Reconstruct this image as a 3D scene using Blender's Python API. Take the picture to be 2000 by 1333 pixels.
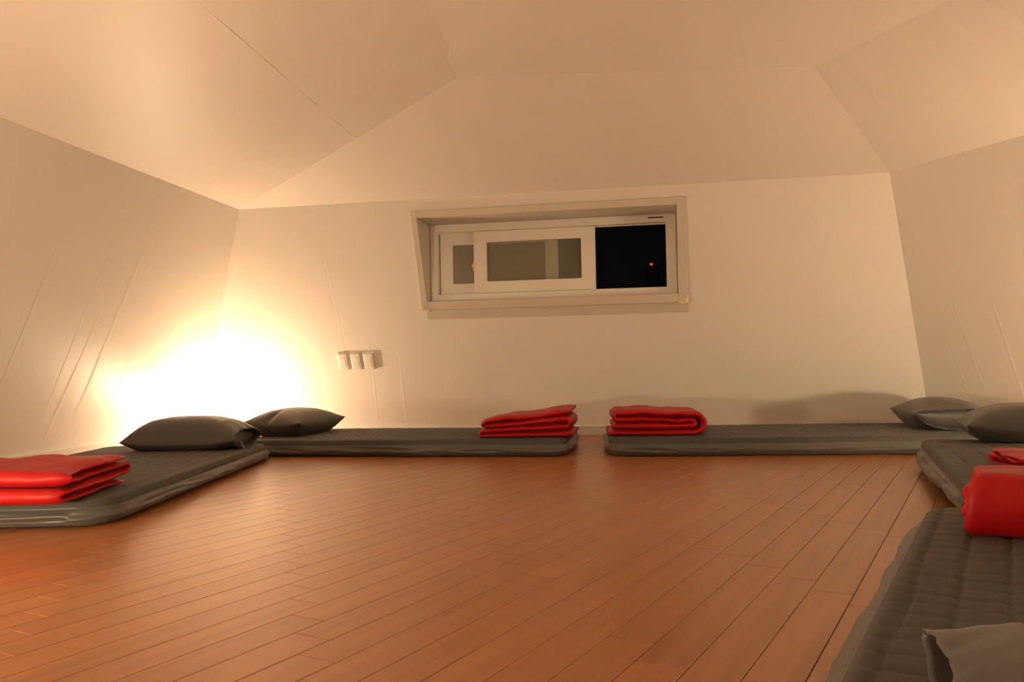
import bpy, bmesh, math, random
from mathutils import Vector, Matrix, noise

for o in list(bpy.data.objects):
    bpy.data.objects.remove(o, do_unlink=True)
scene = bpy.context.scene
C = scene.collection
random.seed(7)

# ------------------------------------------------------------------ camera
CAM_H = 0.56
cam_d = bpy.data.cameras.new('camera')
cam_d.sensor_width = 36.0
cam_d.lens = 1614.0 / 2000.0 * 36.0
cam_d.clip_start = 0.02
cam_d.clip_end = 300
cam = bpy.data.objects.new('camera', cam_d)
C.objects.link(cam)
PITCH, ROLL = 0.0275, -0.01865
cp, sp, cr, sr = math.cos(PITCH), math.sin(PITCH), math.cos(ROLL), math.sin(ROLL)
right = Vector((cr, -sr * sp, sr * cp))
up = Vector((-sr, -cr * sp, cr * cp))
fwd = Vector((0, cp, sp))
cam.matrix_world = Matrix((
    (right.x, up.x, -fwd.x, 0.0),
    (right.y, up.y, -fwd.y, 0.0),
    (right.z, up.z, -fwd.z, CAM_H),
    (0, 0, 0, 1)))
scene.camera = cam

# ------------------------------------------------------------------ night sky, exposure, lamp strength
world = bpy.data.worlds.new('night_sky')
scene.world = world
world.use_nodes = True
bg = world.node_tree.nodes['Background']
bg.inputs['Color'].default_value = (0.10, 0.13, 0.2, 1)
bg.inputs['Strength'].default_value = 0.012
world.cycles.sampling_method = 'NONE'
scene.view_settings.view_transform = 'Standard'
scene.view_settings.look = 'None'
scene.view_settings.gamma = 1.0
scene.view_settings.use_curve_mapping = False
scene.view_settings.exposure = 0.30
LAMP_COLOUR = (1.0, 0.76, 0.465)
LAMPS = [  # x, y, height of the globe, power, label
    (-2.36, 6.42, 0.092, 425.0, 'small glowing globe lamp on the floor behind the left pillows'),
    (3.38, 3.52, 0.240, 400.0, 'globe lamp on a short stem between the right hand mattress and the wall'),
    (-2.15, 1.50, 0.200, 590.0, 'globe lamp on a short stem behind the viewer on the left'),
]


scene.cycles.use_light_tree = False


# ------------------------------------------------------------------ helpers
def new_obj(name, me, mat=None, parent=None, smooth=False):
    o = bpy.data.objects.new(name, me)
    C.objects.link(o)
    if mat is not None and not me.materials:
        me.materials.append(mat)
    if parent is not None:
        o.parent = parent
    if smooth:
        me.polygons.foreach_set('use_smooth', [True] * len(me.polygons))
    return o


def mesh_from(verts, faces, name='m'):
    me = bpy.data.meshes.new(name)
    me.from_pydata([tuple(v) for v in verts], [], faces)
    me.update()
    return me


def from_bm(bm, name='m'):
    me = bpy.data.meshes.new(name)
    bm.normal_update()
    bm.to_mesh(me)
    bm.free()
    return me


def empty(name, loc=(0, 0, 0), rz=0.0):
    o = bpy.data.objects.new(name, None)
    o.empty_display_size = 0.1
    C.objects.link(o)
    o.location = loc
    o.rotation_euler = (0, 0, rz)
    return o


def tag(o, label, cat, group=None):
    o['label'] = label
    o['category'] = cat
    if group:
        o['group'] = group
    return o


def structure(o, label=None, cat=None):
    o['kind'] = 'structure'
    if label:
        o['label'] = label
    if cat:
        o['category'] = cat
    return o


def bm_box(bm, lo, hi, bevel=0.0, seg=2, mtx=None):
    b = bmesh.new()
    x0, y0, z0 = lo
    x1, y1, z1 = hi
    vs = [b.verts.new(p) for p in ((x0, y0, z0), (x1, y0, z0), (x1, y1, z0), (x0, y1, z0),
                                   (x0, y0, z1), (x1, y0, z1), (x1, y1, z1), (x0, y1, z1))]
    for f in ((3, 2, 1, 0), (4, 5, 6, 7), (0, 1, 5, 4), (1, 2, 6, 5), (2, 3, 7, 6), (3, 0, 4, 7)):
        b.faces.new([vs[i] for i in f])
    if bevel:
        bmesh.ops.bevel(b, geom=b.edges[:], offset=bevel, segments=seg, affect='EDGES', profile=0.6)
    if mtx is not None:
        bmesh.ops.transform(b, matrix=mtx, verts=b.verts)
    tmp = bpy.data.meshes.new('t')
    b.to_mesh(tmp)
    b.free()
    bm.from_mesh(tmp)
    bpy.data.meshes.remove(tmp)
    return bm


def box_mesh(lo, hi, bevel=0.0, seg=2, mtx=None):
    return from_bm(bm_box(bmesh.new(), lo, hi, bevel, seg, mtx))


def lathe_mesh(profile, n=40):
    vs, fs = [], []
    for r, z in profile:
        for i in range(n):
            a = 2 * math.pi * i / n
            vs.append((r * math.cos(a), r * math.sin(a), z))
    for k in range(len(profile) - 1):
        for i in range(n):
            j = (i + 1) % n
            fs.append((k * n + i, k * n + j, (k + 1) * n + j, (k + 1) * n + i))
    return mesh_from(vs, fs)


def fbm(x, y, z=0.0, oct_=3):
    s, a, t = 0.0, 1.0, 0.0
    for _ in range(oct_):
        s += a * noise.noise(Vector((x, y, z)))
        t += a
        x *= 2.03; y *= 2.03; z += 7.1
        a *= 0.5
    return s / t


# ------------------------------------------------------------------ materials
def mat_new(name, colour, rough=0.6, spec=0.5, sheen=0.0):
    m = bpy.data.materials.new(name)
    m.use_nodes = True
    p = m.node_tree.nodes['Principled BSDF']
    p.inputs['Base Color'].default_value = (*colour, 1)
    p.inputs['Roughness'].default_value = rough
    p.inputs['Specular IOR Level'].default_value = spec
    if sheen:
        p.inputs['Sheen Weight'].default_value = sheen
        p.inputs['Sheen Roughness'].default_value = 0.4
    return m


def nd(m, t, **kw):
    n = m.node_tree.nodes.new(t)
    for k, v in kw.items():
        setattr(n, k, v)
    return n


def lk(m, a, b):
    m.node_tree.links.new(a, b)


def pr(m):
    return m.node_tree.nodes['Principled BSDF']


def wallpaper(name, colour, relief=0.12):
    m = mat_new(name, colour, 0.45, 0.4)
    if relief:
        uv = nd(m, 'ShaderNodeUVMap', uv_map='UVMap')
        mp = nd(m, 'ShaderNodeMapping')
        mp.inputs['Scale'].default_value = (14.0, 0.6, 1)
        lk(m, uv.outputs['UV'], mp.inputs['Vector'])
        n1 = nd(m, 'ShaderNodeTexNoise', noise_dimensions='2D')
        n1.inputs['Scale'].default_value = 1.0
        n1.inputs['Detail'].default_value = 1.0
        lk(m, mp.outputs['Vector'], n1.inputs['Vector'])
        b1 = nd(m, 'ShaderNodeBump')
        b1.inputs['Strength'].default_value = relief
        b1.inputs['Distance'].default_value = 0.012
        lk(m, n1.outputs['Fac'], b1.inputs['Height'])
        lk(m, b1.outputs['Normal'], pr(m).inputs['Normal'])
    return m


PLANK_TH = -0.52137
PLANK_W = 0.09958
PLANK_L = 0.82
PLANK_U0 = -1.18547


def wood_floor():
    m = mat_new('laminate_oak', (0.4, 0.18, 0.07), 0.3, 0.5)
    geo = nd(m, 'ShaderNodeNewGeometry')
    oi = nd(m, 'ShaderNodeObjectInfo')
    rot = nd(m, 'ShaderNodeVectorRotate', rotation_type='Z_AXIS')
    rot.inputs['Angle'].default_value = -PLANK_TH
    lk(m, geo.outputs['Position'], rot.inputs['Vector'])
    # a different piece of grain on every board
    rnd = nd(m, 'ShaderNodeMath', operation='ADD')
    lk(m, oi.outputs['Random'], rnd.inputs[0])
    lk(m, geo.outputs['Random Per Island'], rnd.inputs[1])
    mul = nd(m, 'ShaderNodeMath', operation='MULTIPLY')
    mul.inputs[1].default_value = 37.0
    lk(m, rnd.outputs[0], mul.inputs[0])
    cmb = nd(m, 'ShaderNodeCombineXYZ')
    lk(m, mul.outputs[0], cmb.inputs[0])
    lk(m, mul.outputs[0], cmb.inputs[1])
    lk(m, mul.outputs[0], cmb.inputs[2])
    add = nd(m, 'ShaderNodeVectorMath', operation='ADD')
    lk(m, rot.outputs[0], add.inputs[0])
    lk(m, cmb.outputs[0], add.inputs[1])
    mp = nd(m, 'ShaderNodeMapping')
    mp.inputs['Scale'].default_value = (26.0, 1.5, 1)
    lk(m, add.outputs[0], mp.inputs['Vector'])
    n1 = nd(m, 'ShaderNodeTexNoise')
    n1.inputs['Scale'].default_value = 1.0
    n1.inputs['Detail'].default_value = 3.0
    n1.inputs['Roughness'].default_value = 0.6
    n1.inputs['Distortion'].default_value = 0.6
    lk(m, mp.outputs[0], n1.inputs['Vector'])
    mp2 = nd(m, 'ShaderNodeMapping')
    mp2.inputs['Scale'].default_value = (11.0, 0.8, 1)
    lk(m, add.outputs[0], mp2.inputs['Vector'])
    n2 = nd(m, 'ShaderNodeTexNoise')
    n2.inputs['Scale'].default_value = 1.0
    n2.inputs['Detail'].default_value = 2.0
    n2.inputs['Distortion'].default_value = 1.2
    lk(m, mp2.outputs[0], n2.inputs['Vector'])
    mix = nd(m, 'ShaderNodeMath', operation='MULTIPLY_ADD')
    mix.inputs[1].default_value = 0.55
    lk(m, n1.outputs['Fac'], mix.inputs[0])
    m2 = nd(m, 'ShaderNodeMath', operation='MULTIPLY')
    m2.inputs[1].default_value = 0.45
    lk(m, n2.outputs['Fac'], m2.inputs[0])
    lk(m, m2.outputs[0], mix.inputs[2])
    rp = nd(m, 'ShaderNodeValToRGB')
    e = rp.color_ramp.elements
    e[0].position = 0.30
    e[0].color = (0.275, 0.090, 0.024, 1)
    e[1].position = 0.66
    e[1].color = (0.43, 0.165, 0.050, 1)
    q = e.new(0.46)
    q.color = (0.36, 0.130, 0.036, 1)
    lk(m, mix.outputs[0], rp.inputs['Fac'])
    # board to board tone
    hsv = nd(m, 'ShaderNodeHueSaturation')
    fr = nd(m, 'ShaderNodeMath', operation='FRACT')
    lk(m, rnd.outputs[0], fr.inputs[0])
    mr = nd(m, 'ShaderNodeMapRange')
    mr.inputs['To Min'].default_value = 0.94
    mr.inputs['To Max'].default_value = 1.06
    lk(m, fr.outputs[0], mr.inputs['Value'])
    lk(m, mr.outputs[0], hsv.inputs['Value'])
    lk(m, rp.outputs['Color'], hsv.inputs['Color'])
    lk(m, hsv.outputs['Color'], pr(m).inputs['Base Color'])
    pr(m).inputs['Roughness'].default_value = 0.29
    pr(m).inputs['Specular IOR Level'].default_value = 0.9
    return m


def cloth(name, colour, rough, sheen, weave=0.12, spec=0.3, scale=420.0):
    m = mat_new(name, colour, rough, spec, sheen)
    tc = nd(m, 'ShaderNodeTexCoord')
    n = nd(m, 'ShaderNodeTexNoise')
    n.inputs['Scale'].default_value = scale
    n.inputs['Detail'].default_value = 2.0
    lk(m, tc.outputs['Object'], n.inputs['Vector'])
    n2 = nd(m, 'ShaderNodeTexNoise')
    n2.inputs['Scale'].default_value = 5.0
    n2.inputs['Detail'].default_value = 3.0
    lk(m, tc.outputs['Object'], n2.inputs['Vector'])
    hsv = nd(m, 'ShaderNodeHueSaturation')
    hsv.inputs['Color'].default_value = (*colour, 1)
    mr = nd(m, 'ShaderNodeMapRange')
    mr.inputs['To Min'].default_value = 0.88
    mr.inputs['To Max'].default_value = 1.12
    lk(m, n2.outputs['Fac'], mr.inputs['Value'])
    lk(m, mr.outputs[0], hsv.inputs['Value'])
    lk(m, hsv.outputs['Color'], pr(m).inputs['Base Color'])
    b = nd(m, 'ShaderNodeBump')
    b.inputs['Strength'].default_value = weave
    b.inputs['Distance'].default_value = 0.002
    lk(m, n.outputs['Fac'], b.inputs['Height'])
    lk(m, b.outputs['Normal'], pr(m).inputs['Normal'])
    return m


M_WALL = wallpaper('white_wallpaper', (0.80, 0.775, 0.73), 0.10)
M_CEIL = wallpaper('ceiling_paper', (0.81, 0.785, 0.74), 0.0)
M_SEAM = mat_new('paper_seam', (0.80, 0.775, 0.73), 0.6, 0.3)
M_BASE = mat_new('baseboard_white', (0.78, 0.75, 0.70), 0.4, 0.4)
M_FLOOR = wood_floor()
M_SUB = mat_new('subfloor_dark', (0.05, 0.02, 0.01), 0.9, 0.1)
M_UPVC = mat_new('window_upvc', (0.80, 0.78, 0.72), 0.35, 0.5)
M_LINER = mat_new('window_liner', (0.62, 0.58, 0.50), 0.5, 0.4)
M_FROST = mat_new('frosted_glass', (0.23, 0.215, 0.175), 0.25, 0.4)
M_DARKSLOT = mat_new('dark_slot', (0.03, 0.02, 0.015), 0.7, 0.2)
M_BRASS = mat_new('brass_latch', (0.75, 0.42, 0.22), 0.25, 0.5)
pr(M_BRASS).inputs['Metallic'].default_value = 1.0
M_CAULK = mat_new('yellowed_caulk', (0.85, 0.74, 0.48), 0.5, 0.4)
M_PLATE = mat_new('switch_plastic', (0.82, 0.80, 0.74), 0.35, 0.5)
M_GREY = cloth('charcoal_quilt', (0.068, 0.063, 0.058), 0.7, 0.05, 0.25)
M_SATEEN = cloth('charcoal_sateen', (0.076, 0.071, 0.067), 0.45, 0.08, 0.06, 0.5)
M_RED = cloth('red_sateen', (0.42, 0.004, 0.006), 0.5, 0.02, 0.08, 0.3)
M_TAG = mat_new('white_tag', (0.8, 0.78, 0.74), 0.7, 0.2)
M_METAL = mat_new('lamp_metal', (0.5, 0.48, 0.45), 0.35, 0.5)
pr(M_METAL).inputs['Metallic'].default_value = 1.0
M_CORD = mat_new('lamp_cord', (0.75, 0.73, 0.7), 0.5, 0.4)
M_MAST = mat_new('mast_steel', (0.02, 0.02, 0.025), 0.6, 0.3)

# insect screen: fine dark mesh that lets most of the night through
M_SCREEN = bpy.data.materials.new('insect_screen')
M_SCREEN.use_nodes = True
_nt = M_SCREEN.node_tree
_tr = _nt.nodes.new('ShaderNodeBsdfTransparent')
_mx = _nt.nodes.new('ShaderNodeMixShader')
pr(M_SCREEN).inputs['Base Color'].default_value = (0.006, 0.006, 0.007, 1)
pr(M_SCREEN).inputs['Roughness'].default_value = 0.8
pr(M_SCREEN).inputs['Specular IOR Level'].default_value = 0.1
_mx.inputs[0].default_value = 0.35
_nt.links.new(_tr.outputs[0], _mx.inputs[1])
_nt.links.new(pr(M_SCREEN).outputs[0], _mx.inputs[2])
_nt.links.new(_mx.outputs[0], _nt.nodes['Material Output'].inputs['Surface'])


# lightly filmed glass: dim and milky, the rear sash shows through it
M_FILM = bpy.data.materials.new('filmed_glass')
M_FILM.use_nodes = True
_nt = M_FILM.node_tree
_tr = _nt.nodes.new('ShaderNodeBsdfTransparent')
_tr.inputs['Color'].default_value = (0.90, 0.91, 0.87, 1)
_mx = _nt.nodes.new('ShaderNodeMixShader')
pr(M_FILM).inputs['Base Color'].default_value = (0.44, 0.415, 0.34, 1)
pr(M_FILM).inputs['Roughness'].default_value = 0.2
pr(M_FILM).inputs['Specular IOR Level'].default_value = 0.4
_mx.inputs[0].default_value = 0.22
_nt.links.new(_tr.outputs[0], _mx.inputs[1])
_nt.links.new(pr(M_FILM).outputs[0], _mx.inputs[2])
_nt.links.new(_mx.outputs[0], _nt.nodes['Material Output'].inputs['Surface'])


def emitter(name, colour, strength):
    m = bpy.data.materials.new(name)
    m.use_nodes = True
    nt = m.node_tree
    nt.nodes.remove(pr(m))
    e = nt.nodes.new('ShaderNodeEmission')
    e.inputs['Color'].default_value = (*colour, 1)
    e.inputs['Strength'].default_value = strength
    nt.links.new(e.outputs[0], nt.nodes['Material Output'].inputs['Surface'])
    return m


# ------------------------------------------------------------------ room shell
LEAN = 0.45          # every wall leans in: run per rise
TOP = 1.745          # height of the wall tops
CEIL = 2.10          # flat middle of the ceiling
V = [Vector(p) for p in ((-2.673, 7.034), (3.016, 5.980), (3.878, 3.848), (2.35, -0.75), (-1.0, -2.25), (-3.60, 0.60))]
CENTRE = Vector((0.2, 3.0))
NV = len(V)
SIDES = ['back', 'right', 'right_near', 'front', 'front_left', 'left']


def wall_plane(i):
    a, b = V[i], V[(i + 1) % NV]
    d = (b - a).normalized()
    n = Vector((d.y, -d.x))
    if n.dot(CENTRE - a) < 0:
        n = -n
    return n, n.dot(a), d


def corner_at(i, z):
    """point of the corner between wall i-1 and wall i at height z"""
    n0, d0, _ = wall_plane((i - 1) % NV)
    n1, d1, _ = wall_plane(i)
    b0, b1 = d0 + LEAN * z, d1 + LEAN * z
    det = n0.x * n1.y - n0.y * n1.x
    return Vector(((b0 * n1.y - b1 * n0.y) / det, (n0.x * b1 - n1.x * b0) / det, z))


def uv_plane(me, origin, eu, ev):
    uvl = me.uv_layers.new(name='UVMap')
    for p in me.polygons:
        for li in p.loop_indices:
            co = me.vertices[me.loops[li].vertex_index].co - origin
            uvl.data[li].uv = (co.dot(eu), co.dot(ev))


def slab(name, rings, faces, mat, thick, outward):
    """faces on the room side, thickened outwards"""
    nv = len(rings)
    vs = [Vector(v) for v in rings] + [Vector(v) + outward * thick for v in rings]
    fs = [tuple(f) for f in faces] + [tuple(i + nv for i in reversed(f)) for f in faces]
    cnt = {}
    for f in faces:
        for a, b in zip(f, list(f[1:]) + [f[0]]):
            cnt[(a, b)] = cnt.get((a, b), 0) + 1
    for (a, b) in cnt:
        if (b, a) not in cnt:
            fs.append((b, a, a + nv, b + nv))
    me = mesh_from(vs, fs)
    bm = bmesh.new()
    bm.from_mesh(me)
    bmesh.ops.recalc_face_normals(bm, faces=bm.faces)
    bm.to_mesh(me)
    bm.free()
    me.materials.append(mat)
    return me


# window opening, in the back wall's own frame (x along the wall, z up)
PH = math.radians(-10.5)
EX = Vector((math.cos(PH), math.sin(PH), 0))
EY = Vector((-math.sin(PH), math.cos(PH), 0))
P0 = Vector((0.64, 6.42, 0))


def wloc(x, o, z):
    """x along the back wall, o towards the room from the wall's foot line, z height"""
    return P0 + EX * x - EY * o + Vector((0, 0, z))


wall_objs = {}
for i, side in enumerate(SIDES):
    n, dd, d = wall_plane(i)
    a0, b0 = corner_at(i, -0.02), corner_at((i + 1) % NV, -0.02)
    a1, b1 = corner_at(i, TOP), corner_at((i + 1) % NV, TOP)
    N3 = Vector((n.x, n.y, -LEAN)).normalized()
    d3 = Vector((d.x, d.y, 0))
    upv = Vector((n.x * LEAN, n.y * LEAN, 1)).normalized()
    if side == 'back':
        hole = [wloc(-1.215, LEAN * 1.0, 1.0), wloc(0.665, LEAN * 1.0, 1.0),
                wloc(0.665, LEAN * 1.64, 1.64), wloc(-1.215, LEAN * 1.64, 1.64)]
        rings = [a0, b0, b1, a1] + hole
        faces = [(0, 1, 5, 4), (1, 2, 6, 5), (2, 3, 7, 6), (3, 0, 4, 7)]
    else:
        rings = [a0, b0, b1, a1]
        faces = [(0, 1, 2, 3)]
    me = slab('wall_' + side, rings, faces, M_WALL, 0.10, -N3)
    uv_plane(me, a0, d3, upv)
    w = structure(new_obj('wall_' + side, me))
    wall_objs[side] = w
structure(wall_objs['back'], 'white papered back wall leaning inward around the window', 'wall')
structure(wall_objs['left'], 'leaning white wall beside the glowing corner with long paper ripples', 'wall')
structure(wall_objs['right'], 'leaning white wall behind the two pillows at the right corner', 'wall')
structure(wall_objs['right_near'], 'leaning white wall along the right hand mattresses', 'wall')
structure(wall_objs['front'], 'leaning white wall behind the viewer', 'wall')
structure(wall_objs['front_left'], 'leaning white wall at the near left', 'wall')

# sloping ceiling facets round a flat middle
F2 = [(-0.26, 4.38), (1.62, 4.32), (1.95, 3.45), (0.95, 0.9), (-0.2, 0.5), (-0.45, 1.7)]
Fv = [Vector((x, y, CEIL)) for x, y in F2]
ceil_vs = []
root_ceiling = None
FLATN = 26


def rag(i, k, nseg):
    """hand-papered, slightly ragged line of the flat ceiling's left edge"""
    t = k / nseg
    p = Fv[i].lerp(Fv[(i + 1) % NV], t)
    if 0 < k < nseg:
        e = (Fv[(i + 1) % NV] - Fv[i]).normalized()
        s = Vector((-e.y, e.x, 0))
        amp = 0.06 if SIDES[i] == 'left' else 0.006
        p = p + s * amp * fbm(t * 11.0, i * 5.3, 1.7, 3)
    return p


edge_pts = [[rag(i, k, FLATN) for k in range(FLATN + 1)] for i in range(NV)]
flat_loop = []
for i in range(NV):
    flat_loop += edge_pts[i][:-1]
me = slab('ceiling', flat_loop, [tuple(range(len(flat_loop)))], M_CEIL, 0.08, Vector((0, 0, 1)))
uv_plane(me, Vector((0, 0, CEIL)), Vector((1, 0, 0)), Vector((0, 1, 0)))
root_ceiling = structure(new_obj('ceiling', me), 'flat cream middle panel of the faceted ceiling', 'ceiling')
facet_names = {'back': 'sloping ceiling facet above the window wall', 'left': 'broad sloping ceiling facet above the left wall',
               'right': 'sloping ceiling facet above the right corner wall'}
facets = {}
for i, side in enumerate(SIDES):
    a, b = corner_at(i, TOP), corner_at((i + 1) % NV, TOP)
    pts = edge_pts[i]
    n, _, d = wall_plane(i)
    nb = 12
    low = [a.lerp(b, k / FLATN) for k in range(FLATN + 1)]
    rows = 8
    vs = []
    for r in range(rows + 1):
        for k in range(FLATN + 1):
            p = low[k].lerp(pts[k], r / rows)
            if 0 < r < rows and 0 < k < FLATN:
                p = p + Vector((0, 0, 0.006 * fbm(k * 0.35, r * 0.5, i * 3.1, 2)))
            vs.append(p)
    W_ = FLATN + 1
    fs = [(r * W_ + k, r * W_ + k + 1, (r + 1) * W_ + k + 1, (r + 1) * W_ + k) for r in range(rows) for k in range(FLATN)]
    me = slab('f', vs, fs, M_CEIL, 0.08, Vector((0, 0, 1)))
    slope = (pts[0] - a)
    uv_plane(me, a, Vector((d.x, d.y, 0)), Vector((n.x, n.y, 0.25)).normalized())
    f = structure(new_obj('facet', me, parent=root_ceiling))
    if side in facet_names:
        f['label'] = facet_names[side]
    facets[side] = f


def facet_point(side, s, r):
    i = SIDES.index(side)
    a, b = corner_at(i, TOP), corner_at((i + 1) % NV, TOP)
    return a.lerp(b, s).lerp(Fv[i].lerp(Fv[(i + 1) % NV], s), r)


# left facet: wall index 5 runs from the near end (s=0) to the far corner (s=1)
LEFT_SEAMS = [((0.20, 0.600), (0.985, 0.612)), ((0.463, 0.03), (0.463, 0.597))]
for (s0, r0), (s1, r1) in LEFT_SEAMS:
    n_ = 10
    pp = [facet_point('left', s0 + (s1 - s0) * k / n_, r0 + (r1 - r0) * k / n_) - Vector((0, 0, 0.004)) for k in range(n_ + 1)]
    bm = bmesh.new()
    prev = None
    for k, p in enumerate(pp):
        e = (pp[min(k + 1, n_)] - pp[max(k - 1, 0)]).normalized()
        s_ = e.cross(Vector((0, 0, 1))).normalized()
        cur = [bm.verts.new(p + s_ * 0.0022 * a_ + Vector((0, 0, b_))) for a_, b_ in ((-1, 0.012), (-0.8, 0.0033), (0.8, 0.0033), (1, 0.012))]
        if prev:
            for j in range(3):
                bm.faces.new((prev[j], prev[j + 1], cur[j + 1], cur[j]))
        prev = cur
    new_obj('paper_seam', from_bm(bm), M_CEIL, root_ceiling)

# wallpaper ripples and joints standing proud of the leaning walls
def wall_ripple(side, u, z0, z1, w, lean=0.0, h=0.003):
    i = SIDES.index(side)
    n, dd, d = wall_plane(i)
    N3 = Vector((n.x, n.y, -LEAN)).normalized()
    a0 = corner_at(i, 0)
    d3 = Vector((d.x, d.y, 0))
    vs, fs = [], []
    K = 16
    prof = [(-1, -0.4), (-0.55, 0.35), (0, 1.0), (0.55, 0.35), (1, -0.4)]
    for k in range(K + 1):
        t = k / K
        z = z0 + (z1 - z0) * t
        env = math.sin(math.pi * t) ** 0.5
        c = a0 + Vector((n.x * LEAN * z, n.y * LEAN * z, z)) + d3 * (u + lean * (z - z0) + 0.012 * fbm(t * 2.5, u * 9, 3.3, 2))
        for a_, b_ in prof:
            vs.append(c + d3 * w * 0.8 * a_ + N3 * (0.35 * h * env * b_ if b_ > 0 else -0.001))
    for k in range(K):
        for j in range(4):
            fs.append((k * 5 + j, k * 5 + j + 1, k * 5 + j + 6, k * 5 + j + 5))
    return new_obj('paper_ripple', mesh_from(vs, fs), M_SEAM, wall_objs[side], smooth=True)


Lw = (V[0] - V[5]).length
for u_off, z0, z1, w, ln, h in ((1.75, 0.25, 1.35, 0.030, 0.02, 0.004), (1.42, 0.15, 1.40, 0.012, 0.0, 0.002), (1.10, 0.12, 1.1, 0.010, 0.02, 0.002),
                               (2.05, 0.25, 1.5, 0.012, 0.0, 0.002), (2.5, 0.2, 1.5, 0.014, 0.02, 0.003), (0.85, 0.10, 0.95, 0.012, 0.01, 0.002),
                               (1.95, 0.15, 0.9, 0.02, 0.05, 0.003), (2.9, 0.3, 1.4, 0.012, 0.0, 0.002)):
    wall_ripple('left', Lw - u_off, z0, z1, w, ln, h)
for u, z0, z1, w, ln, h in ((1.10, 0.14, 0.85, 0.014, 0.0, 0.003), (1.62, 0.12, 0.80, 0.016, 0.05, 0.004), (1.86, 0.10, 0.70, 0.016, 0.04, 0.004),
                            (0.62, 0.9, 1.6, 0.010, 0.0, 0.002), (1.45, 0.5, 1.7, 0.012, -0.03, 0.003), (5.55, 0.6, 1.7, 0.012, 0.0, 0.003),
                            (5.3, 0.5, 1.6, 0.010, 0.02, 0.002), (0.95, 0.6, 1.5, 0.012, 0.02, 0.002)):
    wall_ripple('back', u, z0, z1, w, ln, h)
for u, z0, z1, w, ln, h in ((0.55, 0.2, 0.9, 0.014, 0.0, 0.003), (0.80, 0.2, 0.95, 0.018, 0.03, 0.004), (0.42, 0.2, 0.8, 0.012, 0.0, 0.002)):
    wall_ripple('right', u, z0, z1, w, ln, h)

# baseboards, following the lean of the wall behind them
for i, side in enumerate(SIDES):
    n, dd, d = wall_plane(i)
    hgt = 0.072
    a, b = corner_at(i, 0), corner_at((i + 1) % NV, 0)
    at_, bt_ = corner_at(i, hgt), corner_at((i + 1) % NV, hgt)
    n3 = Vector((n.x, n.y, 0))
    th = 0.012
    e = Vector((d.x, d.y, 0)) * 0.015
    vs = [a + e, b - e, b - e + n3 * (LEAN * hgt * 0.35 + th), a + e + n3 * (LEAN * hgt * 0.35 + th),
          at_ + e * .6, bt_ - e * .6, bt_ - e + n3 * th, at_ + e + n3 * th,
          ]
    vs += [vs[7] - Vector((0, 0, 0.004)) + n3 * 0.003, vs[6] - Vector((0, 0, 0.004)) + n3 * 0.003]
    fs = [(0, 3, 2, 1), (4, 5, 6, 7), (7, 6, 9, 8), (8, 9, 2, 3), (1, 5, 4, 0)]
    me = mesh_from(vs, fs)
    structure(new_obj('baseboard_' + side, me, M_BASE), 'low white baseboard at the foot of the %s wall' % side.replace('_', ' '), 'baseboard')

# ------------------------------------------------------------------ plank floor
ct, st = math.cos(PLANK_TH), math.sin(PLANK_TH)
sub = box_mesh((-4.2, -2.9, -0.08), (4.5, 7.6, -0.009))
floor = structure(new_obj('floor', sub, M_SUB), 'orange brown laminate plank floor laid diagonally', 'floor')


def plank_mesh(lw, ll):
    g, bv, dz = 0.0006, 0.0011, 0.0010
    x0, x1, y0, y1 = -lw / 2 + g, lw / 2 - g, -ll / 2 + g, ll / 2 - g
    vs = [(x0, y0, -0.008), (x1, y0, -0.008), (x1, y1, -0.008), (x0, y1, -0.008),
          (x0, y0, -dz), (x1, y0, -dz), (x1, y1, -dz), (x0, y1, -dz),
          (x0 + bv, y0 + bv, 0), (x1 - bv, y0 + bv, 0), (x1 - bv, y1 - bv, 0), (x0 + bv, y1 - bv, 0)]
    fs = [(0, 1, 5, 4), (1, 2, 6, 5), (2, 3, 7, 6), (3, 0, 4, 7),
          (4, 5, 9, 8), (5, 6, 10, 9), (6, 7, 11, 10), (7, 4, 8, 11), (8, 9, 10, 11)]
    return vs, fs


def in_room(x, y, m=0.0):
    for i in range(NV):
        n, dd, d = wall_plane(i)
        if n.x * x + n.y * y - dd < -m:
            return False
    return True


pv, pf = plank_mesh(PLANK_W, PLANK_L)
plank_me = mesh_from(pv, pf, 'plank')
plank_me.materials.append(M_FLOOR)
cand = []
for r in range(-60, 60):
    u = PLANK_U0 + (r + 0.5) * PLANK_W
    for k in range(-14, 14):
        v = 1.245 - 0.0925 * (r + 0.5) + PLANK_L * (k + 0.5)
        x, y = u * ct - v * st, u * st + v * ct
        ends = [(u * ct - (v + q) * st, u * st + (v + q) * ct) for q in (-PLANK_L / 2, 0, PLANK_L / 2)]
        if not any(in_room(px, py, 0.05) for px, py in ends):
            continue
        best = 0
        for px, py in ends:
            if py > 0.4:
                sx = abs(px / py)
                sy = CAM_H / py
                if sx < 0.66 and sy < 0.46:
                    best = max(best, 1 / (px * px + py * py))
        cand.append((best, r, u, v, x, y))
cand.sort(key=lambda c: -c[0])
rest_v, rest_f = [], []
for idx, (best, r, u, v, x, y) in enumerate(cand):
    if idx < 300 and best > 0:
        p = bpy.data.objects.new('plank', plank_me)
        C.objects.link(p)
        p.parent = floor
        p.location = (x, y, 0)
        p.rotation_euler = (0, 0, PLANK_TH)
    else:
        base = len(rest_v)
        for a, b, c in pv:
            rest_v.append((x + a * ct - b * st, y + a * st + b * ct, c))
        rest_f += [tuple(q + base for q in f) for f in pf]
rest = new_obj('far_planks', mesh_from(rest_v, rest_f), M_FLOOR, floor)
rest['kind'] = 'stuff'


# ------------------------------------------------------------------ window
win = empty('window_1', wloc(-0.29, 0.42, 1.0), PH)
structure(win, 'wide low white sliding window recessed in the leaning back wall', 'window')
WX = 0.29  # window local x = wall x + WX ; local y away from the room ; local z = z - 1


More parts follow.
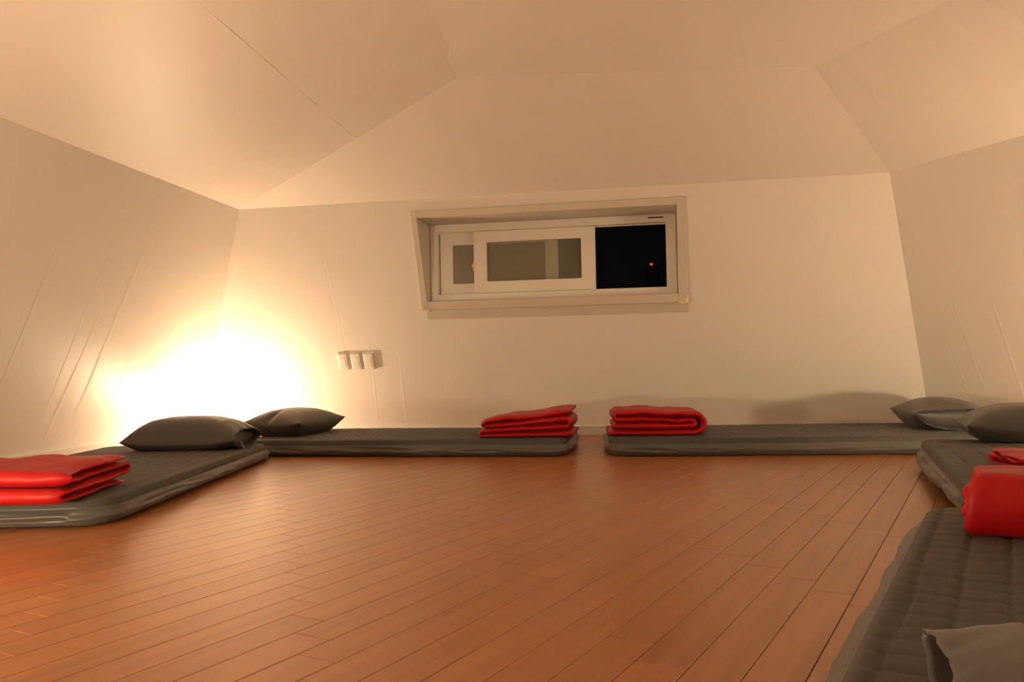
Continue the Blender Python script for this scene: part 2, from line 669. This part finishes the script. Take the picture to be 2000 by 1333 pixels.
def wbox(name, x0, x1, y0, y1, z0, z1, mat, parent=win, bevel=0.003):
    return new_obj(name, box_mesh((x0 + WX, y0, z0 - 1), (x1 + WX, y1, z1 - 1), bevel), mat, parent)


def frame_mesh(x0, x1, z0, z1, t, y0, y1, bevel=0.004, tb=None):
    """four mitred bars in one piece; t = (left, right, bottom, top)"""
    l, r_, b_, tp = t
    bm = bmesh.new()
    o = [(x0, z0), (x1, z0), (x1, z1), (x0, z1)]
    q = [(x0 + l, z0 + b_), (x1 - r_, z0 + b_), (x1 - r_, z1 - tp), (x0 + l, z1 - tp)]
    rings = []
    for pts, y in ((o, y0), (q, y0), (q, y1), (o, y1)):
        rings.append([bm.verts.new((x + WX, y, z - 1)) for x, z in pts])
    for a in range(4):
        A, B = rings[a], rings[(a + 1) % 4]
        for k in range(4):
            j = (k + 1) % 4
            bm.faces.new((A[k], A[j], B[j], B[k]))
    bmesh.ops.recalc_face_normals(bm, faces=bm.faces)
    if bevel:
        bmesh.ops.bevel(bm, geom=[e for e in bm.edges if e.calc_face_angle(0) > 0.5], offset=bevel, segments=2, affect='EDGES')
    return from_bm(bm)


# liner boards lining the reveal; their front edges run with the slope of the wall
def liner_side(x0, x1):
    zt, zb = 1.665, 0.972
    ft = -(LEAN * 1.665 + 0.018 - 0.42)
    fb = -(LEAN * 0.972 + 0.060 - 0.42)
    vs = []
    for x in (x0, x1):
        vs += [(x + WX, fb, zb - 1), (x + WX, 0.10, zb - 1), (x + WX, 0.10, zt - 1), (x + WX, ft, zt - 1)]
    me = mesh_from(vs, [(0, 1, 2, 3), (7, 6, 5, 4), (0, 4, 5, 1), (1, 5, 6, 2), (2, 6, 7, 3), (3, 7, 4, 0)])
    bm = bmesh.new(); bm.from_mesh(me)
    bmesh.ops.recalc_face_normals(bm, faces=bm.faces)
    bmesh.ops.bevel(bm, geom=bm.edges[:], offset=0.002, segments=1, affect='EDGES')
    bm.to_mesh(me); bm.free()
    return me


def front_y(z, proud_t=0.018, proud_b=0.060):
    ft = -(LEAN * 1.665 + proud_t - 0.42)
    fb = -(LEAN * 0.972 + proud_b - 0.42)
    t = (z - 0.972) / (1.665 - 0.972)
    return fb + (ft - fb) * t


new_obj('liner_board', liner_side(-1.236, -1.192), M_LINER, win)
new_obj('liner_board', liner_side(0.640, 0.700), M_LINER, win)


def liner_flat(z0, z1):
    y0a, y0b = front_y(z0), front_y(z1)
    vs = []
    for x in (-1.1915, 0.6395):
        vs += [(x + WX, y0a, z0 - 1), (x + WX, 0.10, z0 - 1), (x + WX, 0.10, z1 - 1), (x + WX, y0b, z1 - 1)]
    me = mesh_from(vs, [(0, 1, 2, 3), (7, 6, 5, 4), (0, 4, 5, 1), (1, 5, 6, 2), (2, 6, 7, 3), (3, 7, 4, 0)])
    bm = bmesh.new(); bm.from_mesh(me)
    bmesh.ops.recalc_face_normals(bm, faces=bm.faces)
    bmesh.ops.bevel(bm, geom=bm.edges[:], offset=0.002, segments=1, affect='EDGES')
    bm.to_mesh(me); bm.free()
    return me


new_obj('liner_board', liner_flat(1.618, 1.665), M_LINER, win)
sill = new_obj('window_sill', liner_flat(0.972, 1.032), M_LINER, win)
# apron strip under the sill, against the wall
ap_y0, ap_y1 = -(LEAN * 0.972 + 0.016 - 0.42), -(LEAN * 0.905 + 0.012 - 0.42)
vs = []
for x in (-1.215, 0.705):
    vs += [(x + WX, ap_y0, 0.972 - 1), (x + WX, ap_y0 + 0.03, 0.972 - 1), (x + WX, ap_y1 + 0.03, 0.905 - 1), (x + WX, ap_y1, 0.905 - 1)]
me = mesh_from(vs, [(0, 1, 2, 3), (7, 6, 5, 4), (0, 4, 5, 1), (1, 5, 6, 2), (2, 6, 7, 3), (3, 7, 4, 0)])
new_obj('apron', me, M_LINER, win)
# caulk at the two lower corners
for x in (-1.245, 0.688):
    bm = bmesh.new()
    yb = front_y(0.985) - 0.004
    bm_box(bm, (x + WX, yb, 0.966 - 1), (x + 0.022 + WX, yb + 0.03, 1.02 - 1), 0.004)
    xa = x + 0.018 if x < 0 else x - 0.045
    bm_box(bm, (xa + WX, yb, 0.962 - 1), (xa + 0.05 + WX, yb + 0.03, 0.976 - 1), 0.004)
    new_obj('caulk_blob', from_bm(bm), M_CAULK, win)

fr = new_obj('window_frame', frame_mesh(-1.190, 0.637, 1.034, 1.617, (0.056, 0.074, 0.055, 0.058), 0.0, 0.12), M_UPVC, win)
# label strip near the top right of the frame
wbox('label_slot', 0.440, 0.548, -0.0022, 0.004, 1.589, 1.597, M_DARKSLOT, fr, 0.0)
# track ledges of the frame
wbox('track', -1.134, 0.563, 0.052, 0.060, 1.089, 1.097, M_UPVC, fr, 0.001)
wbox('track', -1.134, 0.563, 0.052, 0.060, 1.551, 1.559, M_UPVC, fr, 0.001)
# front sash
sash = new_obj('sliding_sash', frame_mesh(-0.856, 0.055, 1.092, 1.557, (0.100, 0.104, 0.086, 0.084), 0.012, 0.050, 0.005), M_UPVC, win)
wbox('pane', -0.757, -0.048, 0.028, 0.033, 1.177, 1.474, M_FILM, sash, 0.0)
# rear sash, mostly behind the front one
rs = new_obj('sliding_sash', frame_mesh(-1.130, -0.226, 1.090, 1.556, (0.100, 0.096, 0.082, 0.090), 0.062, 0.098, 0.005), M_UPVC, win)
wbox('pane', -1.031, -0.321, 0.076, 0.084, 1.171, 1.467, M_FROST, rs, 0.0)
bm = bmesh.new()
bm_box(bm, (-0.872 + WX, 0.050, 0.262), (-0.858 + WX, 0.066, 0.340), 0.004)
bm_box(bm, (-0.880 + WX, 0.046, 0.285), (-0.866 + WX, 0.060, 0.318), 0.004)
new_obj('latch', from_bm(bm), M_BRASS, rs)
# insect screen over the open right part
scr = new_obj('screen_frame', frame_mesh(-0.02, 0.563, 1.089, 1.559, (0.020, 0.006, 0.006, 0.006), 0.1005, 0.112, 0.001), M_DARKSLOT, win)
wbox('insect_screen', 0.0, 0.557, 0.104, 0.106, 1.095, 1.553, M_SCREEN, scr, 0.0)

# far red beacon in the night outside
mast = empty('beacon_mast', (10.25, 60.0, 0.0))
tag(mast, 'small red beacon light glowing in the dark window opening', 'beacon')
bm = bmesh.new()
for dx, dy in ((-0.4, -0.4), (0.4, -0.4), (0.4, 0.4), (-0.4, 0.4)):
    bm_box(bm, (dx - 0.05, dy - 0.05, 0), (dx + 0.05, dy + 0.05, 7.4))
for k in range(7):
    z = 0.6 + k * 1.05
    for a in range(4):
        bm_box(bm, (-0.45, -0.03, z), (0.45, 0.03, z + 0.06), 0, 2, Matrix.Rotation(a * math.pi / 2, 4, 'Z') @ Matrix.Translation((0, -0.4, 0)))
new_obj('lattice', from_bm(bm), M_MAST, mast)
bmr = bmesh.new()
bmesh.ops.create_uvsphere(bmr, u_segments=20, v_segments=12, radius=0.10)
bmesh.ops.translate(bmr, verts=bmr.verts, vec=(0, 0, 7.62))
new_obj('beacon_lamp', from_bm(bmr), emitter('beacon_red', (1.0, 0.06, 0.10), 2.2), mast, True)

# ------------------------------------------------------------------ three switch boxes on the back wall
for x0, nm in ((-1.990, 'leftmost'), (-1.884, 'middle'), (-1.778, 'rightmost')):
    zc = 0.607
    root = empty('wall_switch', wloc(x0 + 0.043, LEAN * zc, zc), PH)
    lean_ang = math.atan(LEAN)
    root.rotation_euler = (lean_ang, 0, PH)
    tag(root, '%s of the three white switch boxes on the back wall' % nm, 'switch', 'switch boxes below the window')
    new_obj('back_plate', box_mesh((-0.043, -0.008, -0.072), (0.043, 0.003, 0.072), 0.003), M_PLATE, root, False)
    b = new_obj('cover', box_mesh((-0.040, -0.026, -0.069), (0.040, -0.007, 0.069), 0.008, 3), M_PLATE, root, True)
    new_obj('rocker', box_mesh((-0.022, -0.0280, -0.040), (0.022, -0.024, 0.040), 0.0018), M_PLATE, root)


# ------------------------------------------------------------------ mattresses
def half_w(x, L, W, R):
    ax = abs(x)
    if ax <= L / 2 - R:
        return W / 2
    t = min(1.0, (ax - (L / 2 - R)) / R)
    return W / 2 - R * (1 - math.sqrt(max(0.0, 1 - t * t)))


def mattress(label, cx, cy, ang, L, W, H, seed, R=0.13, lift=None, dome=0.0, flare=0.0):
    root = tag(empty('floor_mattress', (cx, cy, 0), ang), label, 'mattress', 'grey floor mattresses along the walls')
    rr = 0.028
    # length samples, denser at the rounded ends
    xs = []
    n_mid = 230
    for k in range(15):
        a = (math.pi / 2) * k / 14
        xs.append(-L / 2 + R - R * math.cos(a))
    for k in range(1, n_mid):
        xs.append(-L / 2 + R + (L - 2 * R) * k / n_mid)
    xs += [-x for x in reversed(xs[:15])]
    ny = 120

    def edge_dist(x, y):
        hw = half_w(x, L, W, R)
        dx = L / 2 - abs(x)
        dy = hw - abs(y)
        if abs(x) > L / 2 - R and abs(y) > W / 2 - R:
            return R - math.hypot(abs(x) - (L / 2 - R), abs(y) - (W / 2 - R))
        return min(dx, W / 2 - abs(y))

    def base_h(x, y):
        h = H + dome * (1 - (2 * x / L) ** 2) * (1 - (2 * y / W) ** 2)
        return h + 0.004 * fbm(x * 2.2, y * 2.2, seed, 2)

    ch = 0.084
    vs, fs = [], []
    for x in xs:
        hw = half_w(x, L, W, R)
        for j in range(ny + 1):
            y = -hw + 2 * hw * j / ny
            d = max(0.0, edge_dist(x, y))
            z = base_h(x, y)
            if d < rr:
                z -= rr * (1 - math.sqrt(max(0.0, 1 - ((rr - d) / rr) ** 2)))
            fade = min(1.0, max(0.0, (d - 0.012) / 0.03))
            yy = y + 0.006 * fbm(x * 3, y * 3, seed + 4, 2)
            c = (yy / ch) % 1.0
            lane = math.floor(yy / ch)
            dl = min(c, 1 - c) * ch
            z -= fade * 0.0060 * math.exp(-(dl / 0.0050) ** 2)
            xq = x + 0.026 * fbm(x * 5, yy * 7, seed + 9, 2) + 0.004 * math.sin(lane * 2.1)
            cx_ = (xq / 0.076) % 1.0
            dx_ = min(cx_, 1 - cx_) * 0.076
            amp = 0.0042 * (0.35 + 1.5 * abs(fbm(x * 4, lane * 1.7, seed + 2, 2)))
            z -= fade * amp * math.exp(-(dx_ / 0.010) ** 2)
            z += fade * 0.0018 * fbm(x * 30, y * 14, seed + 1, 2)
            vs.append((x, y, z))
    W_ = ny + 1
    for i in range(len(xs) - 1):
        for j in range(ny):
            fs.append((i * W_ + j, (i + 1) * W_ + j, (i + 1) * W_ + j + 1, i * W_ + j + 1))
    new_obj('quilted_top', mesh_from(vs, fs), M_GREY, root, True)
    # skirt round the perimeter
    loop = []
    nx = len(xs)
    for i in range(nx):
        loop.append((xs[i], -half_w(xs[i], L, W, R)))
    hwE = half_w(L / 2, L, W, R)
    for j in range(1, 60):
        loop.append((L / 2, -hwE + 2 * hwE * j / 60))
    for i in reversed(range(nx)):
        loop.append((xs[i], half_w(xs[i], L, W, R)))
    for j in range(1, 60):
        loop.append((-L / 2, hwE - 2 * hwE * j / 60))
    n = len(loop)
    # arc length
    s = [0.0]
    for i in range(1, n):
        s.append(s[-1] + math.hypot(loop[i][0] - loop[i - 1][0], loop[i][1] - loop[i - 1][1]))
    rows = 16
    sv, sf = [], []
    for i in range(n):
        x, y = loop[i]
        a, b = loop[(i - 1) % n], loop[(i + 1) % n]
        tx, ty = b[0] - a[0], b[1] - a[1]
        l_ = math.hypot(tx, ty) or 1
        nx_, ny_ = ty / l_, -tx / l_
        zt = base_h(x, y) - rr
        px, py = x * 1.0, y * 1.0
        for r in range(rows + 1):
            t = r / rows           # 0 at the top
            hem = 0.003
            if lift:
                hem += lift(x, y)
            z = zt + (hem - zt) * t
            out = 0.010 * math.sin(math.pi * min(1, t * 1.05)) - 0.020 * max(0, t - 0.72) / 0.28
            # slack folds running along the side, slightly aslant
            sl = s[i] * 2.1
            wv = fbm(sl, t * 2.6 + 0.55 * math.sin(s[i] * 1.7 + seed), seed * 1.3, 2)
            ridge = 1 - abs(wv) * 2.4
            out += 0.016 * ridge * math.sin(math.pi * t) * min(1, t * 2.2)
            out += 0.006 * fbm(s[i] * 7, t * 4, seed + 3, 2) * t
            # elastic gathers near the hem
            out += 0.0075 * max(0, t - 0.45) / 0.55 * fbm(s[i] * 34, t * 1.5, seed + 6, 2)
            out += flare * t
            if r == 1:
                out -= 0.005
            if r == 0:
                out = -0.0005
            sv.append((px + nx_ * out, py + ny_ * out, z))
    R1 = rows + 1
    for i in range(n):
        k = (i + 1) % n
        for r in range(rows):
            sf.append((i * R1 + r, i * R1 + r + 1, k * R1 + r + 1, k * R1 + r))
    new_obj('side_skirt', mesh_from(sv, sf), M_SATEEN_SKIRT, root, True)
    return root


M_SATEEN_SKIRT = cloth('charcoal_skirt', (0.086, 0.081, 0.075), 0.42, 0.15, 0.06, 0.45)


def r1_lift(x, y):
    # the hem of this one is pulled up towards its near end
    if y > 0:
        return 0.0
    t = (x + 0.15) / 0.35
    return 0.045 * max(0.0, min(1.0, t))


mattress('grey quilted floor mattress along the left wall, at the lamp corner', -1.985, 4.055, math.radians(91.0), 2.16, 1.0, 0.100, 1.0)
mattress('grey quilted floor mattress along the back wall, below the three switch boxes', -0.655, 5.575, math.radians(-9.0), 2.10, 0.96, 0.104, 2.0)
mattress('long grey floor mattress along the back wall, ending at the right corner', 1.735, 5.285, math.radians(-6.0), 2.26, 1.02, 0.106, 3.0)
RA = math.atan2(-0.928, -0.372)
mattress('thick grey floor mattress at the right, end to end with the nearest one', 2.07 - 0.372 * 0.84 + 0.928 * 0.52 - 0.06, 4.16 - 0.928 * 0.84 - 0.372 * 0.52, RA, 1.68, 1.0, 0.148, 4.0, 0.10, r1_lift, 0.024)
RB = math.atan2(-0.858, -0.514)
mattress('nearest dark grey quilted mattress at the lower right edge', 1.165, 1.475, RB, 2.06, 0.94, 0.100, 5.0, 0.14, None, 0.0, 0.04)


# ------------------------------------------------------------------ pillows
def pillow(label, x, y, z, rz, L=0.68, W=0.45, H=0.18, seed=0.0, open_end=None, tagged=False, tilt=0.0, sink=0.34, tuck=0.0, full=2.6, sleeve=0.105):
    root = tag(empty('pillow', (x, y, z), rz), label, 'pillow', 'charcoal pillows at the heads of the mattresses')
    root.rotation_euler = (0, tilt, rz)
    nu, nv = 64, 48
    zm = H * sink

    def outline(u, v):
        # pinched sides, pointed corners
        px = u * L / 2 * (1 - 0.055 * (1 - v * v) ** 1.0)
        py = v * W / 2 * (1 - 0.075 * (1 - u * u) ** 1.0)
        if open_end and u * open_end > 0:
            e = abs(u) ** 6
            px *= 1 - 0.07 * e
            py *= 1 - 0.06 * e
        return px, py

    def prof(u, v):
        a = max(0.0, 1 - abs(u) ** full)
        b = max(0.0, 1 - abs(v) ** full)
        return (a ** 0.58) * (b ** 0.58)

    verts, faces = [], []
    idx = {}

    def wr(u, v, s):
        e = max(abs(u), abs(v))
        w = 0.005 * fbm(u * 2.2 + seed, v * 2.2, seed * 3 + s, 2)
        # creases radiating from the seams
        w += 0.006 * (e ** 4) * fbm(v * 9 + seed, 0.6 * u, seed + s, 2) * (abs(u) > abs(v))
        w += 0.006 * (e ** 4) * fbm(u * 9 + seed, 0.6 * v, seed - s, 2) * (abs(v) >= abs(u))
        return w

    for side in (1, -1):
        for i in range(nu + 1):
            u = math.sin(math.pi / 2 * (-1 + 2 * i / nu))
            for j in range(nv + 1):
                v = math.sin(math.pi / 2 * (-1 + 2 * j / nv))
                border = i in (0, nu) or j in (0, nv)
                if border and side == -1:
                    idx[(side, i, j)] = idx[(1, i, j)]
                    continue
                px, py = outline(u, v)
                f = prof(u, v)
                cornerlift = 0.018 * (abs(u * v) ** 3)
                if side == 1:
                    zz = zm + cornerlift + (H - zm) * f + wr(u, v, 1) * f ** 0.4
                    if tuck:
                        zz -= tuck * math.exp(-((u + 0.75) / 0.30) ** 2 - ((v - 0.1) / 0.10) ** 2)
                else:
                    zz = zm + cornerlift - zm * 1.6 * f + 0.3 * wr(u, v, 2)
                    zz = max(0.001, zz)
                idx[(side, i, j)] = len(verts)
                verts.append((px, py, zz))
    for side in (1, -1):
        for i in range(nu):
            for j in range(nv):
                q = [idx[(side, i, j)], idx[(side, i + 1, j)], idx[(side, i + 1, j + 1)], idx[(side, i, j + 1)]]
                if side == -1:
                    q.reverse()
                if len(set(q)) >= 3:
                    faces.append(tuple(dict.fromkeys(q)))
    new_obj('cushion', mesh_from(verts, faces), M_SATEEN, root, True)
    if open_end:
        # loose mouth of the pillowcase: a crumpled sleeve past the end seam
        sgn = open_end
        n, rows = 96, 10
        sv, sf = [], []
        for r in range(rows + 1):
            t = r / rows
            for k in range(n):
                a = 2 * math.pi * k / n
                v = math.cos(a)
                s_ = math.sin(a)
                xx = sgn * (L / 2 * 0.70 + t * (L / 2 * 0.30 + sleeve - 0.05) - 0.012 * t * (1 - v * v))
                yy = v * W / 2 * (0.945 + 0.04 * t)
                us = 0.70 + 0.23 * t
                amp = (H - zm) * prof(us, v * 0.97) * 1.03 + 0.004
                amp_d = zm * 0.9 * (1 - abs(v) ** full + 1e-6) ** 0.58
                zz = zm + 0.018 * t * abs(v) ** 3 + (amp if s_ > 0 else -amp_d) * min(1.0, abs(s_) ** 0.35)
                crump = t * (0.014 * fbm(v * 4 + seed, t * 2.0, seed + (2 if s_ > 0 else 8), 3))
                zz += crump * abs(s_)
                xx += sgn * t * 0.014 * fbm(v * 4, seed, 2.2, 2)
                sv.append((xx, yy, max(0.002, zz)))
        for r in range(rows):
            for k in range(n):
                j = (k + 1) % n
                sf.append((r * n + k, r * n + j, (r + 1) * n + j, (r + 1) * n + k))
        sl = new_obj('case_opening', mesh_from(sv, sf), M_SATEEN, root, True)
        mod = sl.modifiers.new('hem_thickness', 'SOLIDIFY')
        mod.thickness = 0.003
        if tagged:
            bm = bmesh.new()
            bm_box(bm, (-0.0012, -0.014, -0.020), (0.0012, 0.014, 0.020), 0, 2,
                   Matrix.Translation((sgn * (L / 2 + 0.028), -W * 0.28, zm * 0.75)) @ Matrix.Rotation(0.5, 4, 'X') @ Matrix.Rotation(0.9 , 4, 'Z'))
            new_obj('care_tag', from_bm(bm), M_TAG, root)
    return root


pillow('dark grey pillow with gathered open end, in front of the glowing corner', -1.905, 4.90, 0.098, math.radians(-2), 0.64, 0.46, 0.187, 1.0, 1, True, 0.0, 0.20, 0.0, 3.6, 0.070)
pillow('plump dark grey pillow with a raised pointed tip, second nearest the lamp', -1.525, 5.78, 0.102, math.radians(74), 0.66, 0.44, 0.178, 2.3, None, False, 0.0, 0.44, 0.025, 2.8)
pillow('grey pillow with slit open case on the back right mattress', 2.735, 5.32, 0.104, math.radians(78), 0.64, 0.45, 0.190, 3.7, -1, False, 0.0, 0.46, 0.0, 2.6, 0.09)
pillow('grey pillow at the head of the thick right hand mattress', 2.46, 3.84, 0.164, math.radians(-21), 0.70, 0.45, 0.168, 4.2, None, False, 0.0, 0.34, 0.0, 3.4)
pillow('foreground grey pillow cut off by the lower right frame edge', 0.78, 0.845, 0.098, math.radians(-21), 0.62, 0.44, 0.160, 5.1, -1, False, 0.0, 0.34, 0.0, 2.8, 0.055)


# ------------------------------------------------------------------ folded red blankets
def blanket(label, x, y, z, rz, D, Wd, H, kind, seed, slump=0.0, tiltx=0.0, shift=0.0, flare=0.0, bend=1.25, capk=1.0):
    """folded quilt: the cross-section (local x, z) is one thick sheet folded over itself, carried along local y"""
    pts = []
    hd = D / 2

    def arc(cx, cz, r, a0, a1, n=9):
        for k in range(n + 1):
            a = a0 + (a1 - a0) * k / n
            pts.append((cx + r * bend * math.cos(a), cz + r * math.sin(a)))

    def run(x0, x1, z0, z1=None, n=14):
        z1 = z0 if z1 is None else z1
        for k in range(1, n):
            t = k / n
            pts.append((x0 + (x1 - x0) * t, z0 + (z1 - z0) * t))

    if kind == 'serpent':
        lay = 4
        t = H / lay
        zc = [t * (k + 0.5) for k in range(lay)]
        r = t / 2
        pts.append((-hd + 0.02, zc[0]))
        run(-hd + 0.02, hd - r, zc[0])
        arc(hd - r, (zc[0] + zc[1]) / 2, r, -math.pi / 2, math.pi / 2)
        run(hd - r, -hd + r + shift, zc[1])
        arc(-hd + r + shift, (zc[1] + zc[2]) / 2, r, 3 * math.pi / 2, math.pi / 2)
        run(-hd + r + shift, hd - r - 0.02, zc[2])
        arc(hd - r - 0.02, (zc[2] + zc[3]) / 2, r, -math.pi / 2, math.pi / 2)
        run(hd - r - 0.02, -hd + 0.035, zc[3])
        pts.append((-hd + 0.035, zc[3]))
        th = t * 1.02
    else:  # nested: an outer layer wrapped round an inner fold, bend at +x
        lay = 4
        t = H / lay
        zc = [t * (k + 0.5) for k in range(lay)]
        ro, ri = (zc[3] - zc[0]) / 2, (zc[2] - zc[1]) / 2
        zm_ = H / 2
        pts.append((-hd + 0.0, zc[0]))
        run(-hd, hd - ro * 1.1, zc[0])
        arc(hd - ro * 1.1, zm_, ro, -math.pi / 2, math.pi / 2, 16)
        run(hd - ro * 1.1, -hd + 0.05 + ri, zc[3])
        # fold back in on the far side
        arc(-hd + 0.05 + ri, (zc[3] + zc[2]) / 2, t / 2, math.pi / 2, 3 * math.pi / 2)
        run(-hd + 0.05 + ri, hd - ro * 1.1 + 0.014 - ri, zc[2])
        arc(hd - ro * 1.1 + 0.014 - ri, zm_, ri, math.pi / 2, -math.pi / 2)
        run(hd - ro * 1.1 + 0.014 - ri, -hd + 0.03, zc[1])
        pts.append((-hd + 0.03, zc[1]))
        th = t * 1.02
    # resample normals
    n = len(pts)
    nrm = []
    for i in range(n):
        a, b = pts[max(0, i - 1)], pts[min(n - 1, i + 1)]
        tx, tz = b[0] - a[0], b[1] - a[1]
        l_ = math.hypot(tx, tz) or 1
        nrm.append((-tz / l_, tx / l_))
    # closed ribbon outline
    ny = 44
    cap = [(0.0, 0.14), (0.005, 0.34), (0.014, 0.58), (0.028, 0.82), (0.046, 1.0)]
    cap = [(d_ * capk, f if capk == 1.0 else f ** 0.6) for d_, f in cap]
    ys = []
    for d_, f in cap:
        ys.append((-Wd / 2 + d_, f))
    for k in range(1, ny):
        ys.append((-Wd / 2 + 0.046 * capk + (Wd - 0.092 * capk) * k / ny, 1.0))
    for d_, f in reversed(cap):
        ys.append((Wd / 2 - d_, f))
    vs, fs = [], []
    ring_n = 2 * n
    for (yy, f) in ys:
        ring = []
        for i in range(n):
            endf = 1.0
            if i < 2 or i > n - 3:
                endf = 0.45 if i in (0, n - 1) else 0.85
            o = th / 2 * f * endf
            ring.append((pts[i][0] + nrm[i][0] * o, pts[i][1] + nrm[i][1] * o))
        for i in reversed(range(n)):
            endf = 1.0
            if i < 2 or i > n - 3:
                endf = 0.45 if i in (0, n - 1) else 0.85
            o = th / 2 * f * endf
            ring.append((pts[i][0] - nrm[i][0] * o, pts[i][1] - nrm[i][1] * o))
        for k, (cx_, cz_) in enumerate(ring):
            i = k if k < n else 2 * n - 1 - k
            layer_s = i / n * 9.0
            hfac = max(0.0, min(1.0, cz_ / H))
            # unequal layer edges, soft waves and sag
            dy = 0.050 * fbm(layer_s * 0.8, seed * 3.1, (1.0 if yy > 0 else 5.0), 2) * (abs(yy) / (Wd / 2)) ** 2
            wave = 0.017 * fbm(cx_ * 5 + seed, yy * 4, seed + 0.3 * layer_s, 2)
            fine = 0.0050 * fbm(cx_ * 16 + seed, yy * 14, seed + layer_s, 2)
            edge = (abs(yy) / (Wd / 2)) ** 4
            wob = 0.016 * edge * fbm(cx_ * 11 + seed * 2, layer_s, seed, 2)
            zz = cz_ + (wave + fine + wob) * hfac
            zz *= 1 + slump * (cx_ / hd) + tiltx * (yy / (Wd / 2))
            xx = cx_ + 0.012 * fbm(yy * 4, layer_s * 0.4, seed + 8, 2)
            xx += 0.004 * fbm(yy * 18, cz_ * 30, seed + 3, 2)
            vs.append((xx, yy + dy + flare * cx_, max(0.001, zz)))
    for a in range(len(ys) - 1):
        for k in range(ring_n):
            j = (k + 1) % ring_n
            fs.append((a * ring_n + k, a * ring_n + j, (a + 1) * ring_n + j, (a + 1) * ring_n + k))
    for a in (0, len(ys) - 1):
        for i in range(n - 1):
            q = (a * ring_n + i, a * ring_n + i + 1, a * ring_n + 2 * n - 2 - i, a * ring_n + 2 * n - 1 - i)
            fs.append(q if a == 0 else tuple(reversed(q)))
    me = mesh_from(vs, fs)
    bm = bmesh.new()
    bm.from_mesh(me)
    bmesh.ops.recalc_face_normals(bm, faces=bm.faces)
    bm.to_mesh(me)
    bm.free()
    o = new_obj('folded_blanket', me, M_RED, None, True)
    o.location = (x, y, z)
    o.rotation_euler = (0, 0, rz)
    return tag(o, label, 'blanket', 'folded red blankets')


HP = math.pi / 2
blanket('folded red blanket on the left wall mattress, cut off by the left edge', -1.945, 3.135, 0.097, -HP + 0.02, 0.50, 0.74, 0.124, 'serpent', 1.0, -0.06)
blanket('folded red blanket below the window, its top layer rising to the right', 0.125, 5.33, 0.101, math.pi - 0.14, 0.60, 0.50, 0.150, 'serpent', 2.0, -0.24, 0.0, 0.05)
blanket('folded red blanket at the left end of the right back wall mattress', 0.885, 5.28, 0.103, -0.10, 0.58, 0.50, 0.158, 'nested', 3.0, -0.06)
blanket('small red blanket partly hidden behind the nearest red blanket', 2.03, 2.84, 0.160, RA + HP * 2 + 0.15, 0.34, 0.62, 0.058, 'nested', 4.0)
blanket('big folded red blanket on the nearest mattress at the right edge', 1.535, 2.075, 0.098, RB, 0.38, 0.68, 0.158, 'nested', 5.0, 0.06, 0.0, 0.0, 0.0, 0.62, 0.3)


# ------------------------------------------------------------------ floor lamps
def floor_lamp(label, x, y, power, zc=0.092):
    root = tag(empty('floor_lamp', (x, y, 0)), label, 'lamp')
    new_obj('base', lathe_mesh([(0.0, 0.0), (0.055, 0.0), (0.058, 0.004), (0.056, 0.014), (0.030, 0.022), (0.022, 0.030), (0.0, 0.031)]), M_METAL, root, True)
    R_ = 0.062
    prof = []
    for k in range(13):
        a = -math.pi / 2 + math.pi * k / 12
        prof.append((max(0.0005, R_ * math.cos(a)), zc + R_ * math.sin(a)))
    new_obj('globe', lathe_mesh(prof, 24), emitter('lamp_glow', LAMP_COLOUR, power), root, True)
    if zc > 0.1:
        new_obj('stem', lathe_mesh([(0.012, 0.028), (0.012, zc - R_ + 0.006)], 16), M_METAL, root, True)
    # cord running to the wall foot
    dirv = (Vector((x, y)) - CENTRE).normalized()
    pts = []
    for k in range(13):
        t = 0.055 + 0.27 * k / 12
        w_ = 0.03 * math.sin(k / 12 * math.pi * 1.6)
        pts.append(Vector((dirv.x * t - dirv.y * w_, dirv.y * t + dirv.x * w_, 0.0032)))
    vs, fs = [], []
    for k, p in enumerate(pts):
        e = (pts[min(k + 1, 12)] - pts[max(k - 1, 0)]).normalized()
        sd = Vector((-e.y, e.x, 0))
        for j in range(8):
            a = math.pi * j / 4
            vs.append(p + sd * 0.0028 * math.cos(a) + Vector((0, 0, 0.0028 * math.sin(a))))
    for k in range(12):
        for j in range(8):
            fs.append((k * 8 + j, k * 8 + (j + 1) % 8, k * 8 + 8 + (j + 1) % 8, k * 8 + 8 + j))
    new_obj('cord', mesh_from(vs, fs), M_CORD, root, True)
    return root


for lx, ly, lz, lp, ll in LAMPS:
    floor_lamp(ll, lx, ly, lp, lz)
